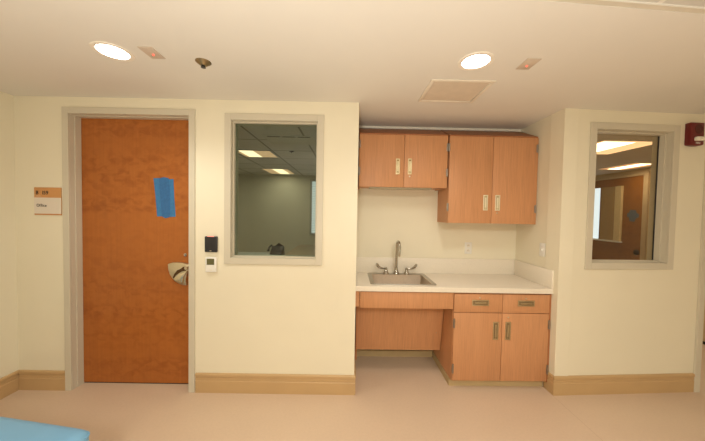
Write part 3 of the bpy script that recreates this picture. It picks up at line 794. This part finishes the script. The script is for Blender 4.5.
# added fill panels, unseen behind the camera
for i, (x, y, pw) in enumerate(REAR_FILLS):
    t = thing('fill_panel_light', ['added unseen fill panel in the tiled ceiling, at the left', 'added unseen fill panel in the tiled ceiling, at the right'][i], 'ceiling light', (x, y, H), None, 'added fill panels in the tiled ceiling')
    mb = MB()
    for a in ((x - .30, x + .30, y - .30, y - .27), (x - .30, x + .30, y + .27, y + .30), (x - .30, x - .27, y - .27, y + .27), (x + .27, x + .30, y - .27, y + .27)): mb.box(*a, H - 0.004, H + 0.004)
    part('frame', mb, M_WHITE, t)
    part('lens', MB().box(x - .27, x + .27, y - .27, y + .27, H - 0.001, H + 0.004), emit('fill_panel_lens', (1.0, 0.88, 0.70), 2.0), t)
    area('fill_panel_lamp', (x, y, H - 0.02), (0, 0, 0), 0.5, 0.5, pw)

# ------------------------------------------------------------------ office seen through window 1
def troffer(name, label, x0, x1, y0, y1, mat, power, bx0=0.0, bx1=1.0, group=None, fr=None):
    edge = fr or M_HALO_DIM
    t = thing(name, label, 'ceiling light', ((x0 + x1) / 2, (y0 + y1) / 2, H), None, group)
    fw = 0.02
    mb = MB()
    for a in ((x0, x1, y0, y0 + fw), (x0, x1, y1 - fw, y1), (x0, x0 + fw, y0 + fw, y1 - fw), (x1 - fw, x1, y0 + fw, y1 - fw)): mb.box(*a, H - 0.006, H)
    part('frame', mb, fr or M_GREY, t)  # side-room frames carry the emissive halo too
    w_ = x1 - x0
    a, b = x0 + fw + (w_ - 2 * fw) * bx0, x0 + fw + (w_ - 2 * fw) * bx1
    part('lens', MB().box(a, b, y0 + fw, y1 - fw, H - 0.004, H - 0.001), mat, t)
    if bx0 > 0: part('reflector', MB().box(x0 + fw, a, y0 + fw, y1 - fw, H - 0.004, H - 0.001), edge, t)  # reflector made to glow, imitating the halo beside the lens
    if bx1 < 1: part('reflector', MB().box(b, x1 - fw, y0 + fw, y1 - fw, H - 0.004, H - 0.001), edge, t)
    area('troffer_lamp', ((x0 + x1) / 2, (y0 + y1) / 2, H - 0.03), (0, 0, 0), w_ * 0.8, (y1 - y0) * 0.8, power, (1.0, 0.85, 0.62))
troffer('office_ceiling_light', 'lit ceiling light seen through the office window, the nearer one', -1.80, -1.24, 1.83, 2.36, M_TROFF, 12.0, 0.10, 0.52, 'office ceiling lights')
troffer('office_ceiling_light', 'lit ceiling light seen through the office window, the farther one', -1.95, -1.36, 3.60, 4.40, M_TROFF, 3.0, 0.38, 0.80, 'office ceiling lights')
t = thing('air_diffuser', 'slotted air vent in the ceiling behind the office window glass', 'vent', (-0.80, 1.21, H))
part('panel', MB().box(-1.10, -0.50, 1.0, 1.42, H - 0.006, H, 0.001), M_OWALL, t)
for k in range(3): part('slot', MB().box(-1.05 + k * 0.18, -0.90 + k * 0.18, 1.03, 1.055, H - 0.008, H - 0.0055), M_DARK, t)
t = thing('office_sprinkler', 'small dark sprinkler in the ceiling behind the office window', 'sprinkler', (-0.93, 1.86, H))
part('escutcheon', MB().lathe([(0.035, 0), (0.034, -0.006), (0.012, -0.012), (0, -0.03)], (-0.93, 1.86, H), 'z', 20), M_DARK, t)
mb = MB()
ox0, ox1, oz0, oz1 = -0.985, -0.36, 0.99, 2.27
for a in ((ox0 - .05, ox0, oz0 - .05, oz1 + .05), (ox1, ox1 + .05, oz0 - .05, oz1 + .05), (ox0, ox1, oz1, oz1 + .05), (ox0, ox1, oz0 - .05, oz0)): mb.box(a[0], a[1], 4.57, 4.60, a[2], a[3], 0.002)
w3 = struct('window_3', mb, M_GREY)
struct('window_pane', MB().box(ox0, ox1, 4.590, 4.599, oz0, oz1), M_SKYD, parent=w3)
mb = MB()
for k in range(30): mb.box(ox0 + .005, ox1 - .005, 4.578, 4.588, oz0 + 0.02 + k * 0.042, oz0 + 0.028 + k * 0.042)
struct('window_blind', mb, M_GREY, parent=w3)
t = thing('office_desk', 'grey desk along the office, low in the left window', 'desk', (-1.95, 2.5, 0))
part('desk_top', MB().box(-2.75, -1.24, 2.20, 2.86, 0.72, 0.75, 0.003), M_GREY, t)
for x in (-2.72, -1.30): part('side_panel', MB().box(x, x + 0.03, 2.24, 2.82, 0, 0.72), M_GREY, t)
t = thing('office_desk', 'brown desk at the right, low in the left window', 'desk', (-0.75, 3.3, 0))
part('desk_top', MB().box(-1.20, -0.30, 2.45, 4.15, 0.72, 0.75, 0.003), M_BROWN, t)
for y in (2.50, 4.08): part('side_panel', MB().box(-1.15, -0.34, y, y + 0.03, 0, 0.72), M_BROWN, t)
t = thing('desk_phone', 'black desk phone behind the office window', 'phone', (-1.31, 2.60, 0.75))
px, py = -1.355, 2.55
part('base', MB().prism([(py - 0.10, 0.75), (py + 0.10, 0.75), (py + 0.10, 0.90), (py + 0.08, 0.90), (py - 0.10, 0.79)], 'x', px - 0.06, px + 0.15, 0.006), M_BLACK, t)
part('handset', MB().tube([(px - 0.085, py - 0.08, 0.84), (px - 0.09, py - 0.04, 0.87), (px - 0.085, py + 0.03, 0.90), (px - 0.08, py + 0.08, 0.905)], [0.022, 0.015, 0.015, 0.024], 12), M_BLACK, t)
part('display', MB().prism([(px - 0.03, 0.885), (px + 0.05, 0.955), (px + 0.14, 0.90), (px + 0.10, 0.84), (px - 0.03, 0.84)], 'y', py + 0.085, py + 0.10), M_BLACK, t)

# room seen through window 2
troffer('side_room_ceiling_light', 'large bright ceiling light seen through the right window', 2.92, 3.60, 0.93, 1.60, M_TROFF2, 4.5, 0.0, 0.60, 'side room ceiling lights', M_HALO_WARM)
troffer('side_room_ceiling_light', 'smaller ceiling light deeper inside, seen through the right window', 4.62, 5.08, 2.20, 2.84, M_TROFF2, 2.5, 0.25, 0.75, 'side room ceiling lights', M_HALO_DIM)

# ------------------------------------------------------------------ blue padded bench at the lower left
A = math.radians(-9.0)
FR['B'] = Matrix.Translation((-1.237, -1.022, 0)) @ Matrix.Rotation(A, 4, 'Z')
t = thing('padded_bench', 'light blue vinyl padded bench at the near left corner', 'bench', (-0.60, -0.31, 0), 'B')
bx0, bx1, by0, by1 = -1.20, 0.0, -0.62, 0.0
loops = []
for ins, z, r in ((0.006, 0.400, 0.03), (0.0, 0.408, 0.035), (0.0, 0.470, 0.035), (0.004, 0.486, 0.04), (0.014, 0.497, 0.045), (0.040, 0.503, 0.05), (0.10, 0.507, 0.05), (0.20, 0.510, 0.05)):
    loops.append(rrect(bx0 + ins, bx1 - ins, by0 + ins, by1 - ins, r, z, 6))
mb = MB().loft(loops); mb.box(bx0 + 0.04, bx1 - 0.04, by0 + 0.04, by1 - 0.04, 0.398, 0.41)
part('cushion', mb, M_VINYL, t)
part('piping', MB().tube([Vector(p) for p in rrect(bx0 + 0.0, bx1 - 0.0, by0 + 0.0, by1 - 0.0, 0.035, 0.474, 6)] , 0.004, 8), M_VINYL, t)
part('seat_frame', MB().box(bx0 + 0.03, bx1 - 0.03, by0 + 0.03, by1 - 0.03, 0.350, 0.400, 0.004), M_GREY, t)
for x in (bx0 + 0.07, bx1 - 0.07):
    for y in (by0 + 0.07, by1 - 0.07): part('leg', MB().lathe([(0.016, 0.0), (0.018, 0.01), (0.020, 0.35)], (x, y, 0), 'z', 20), M_STEEL, t)
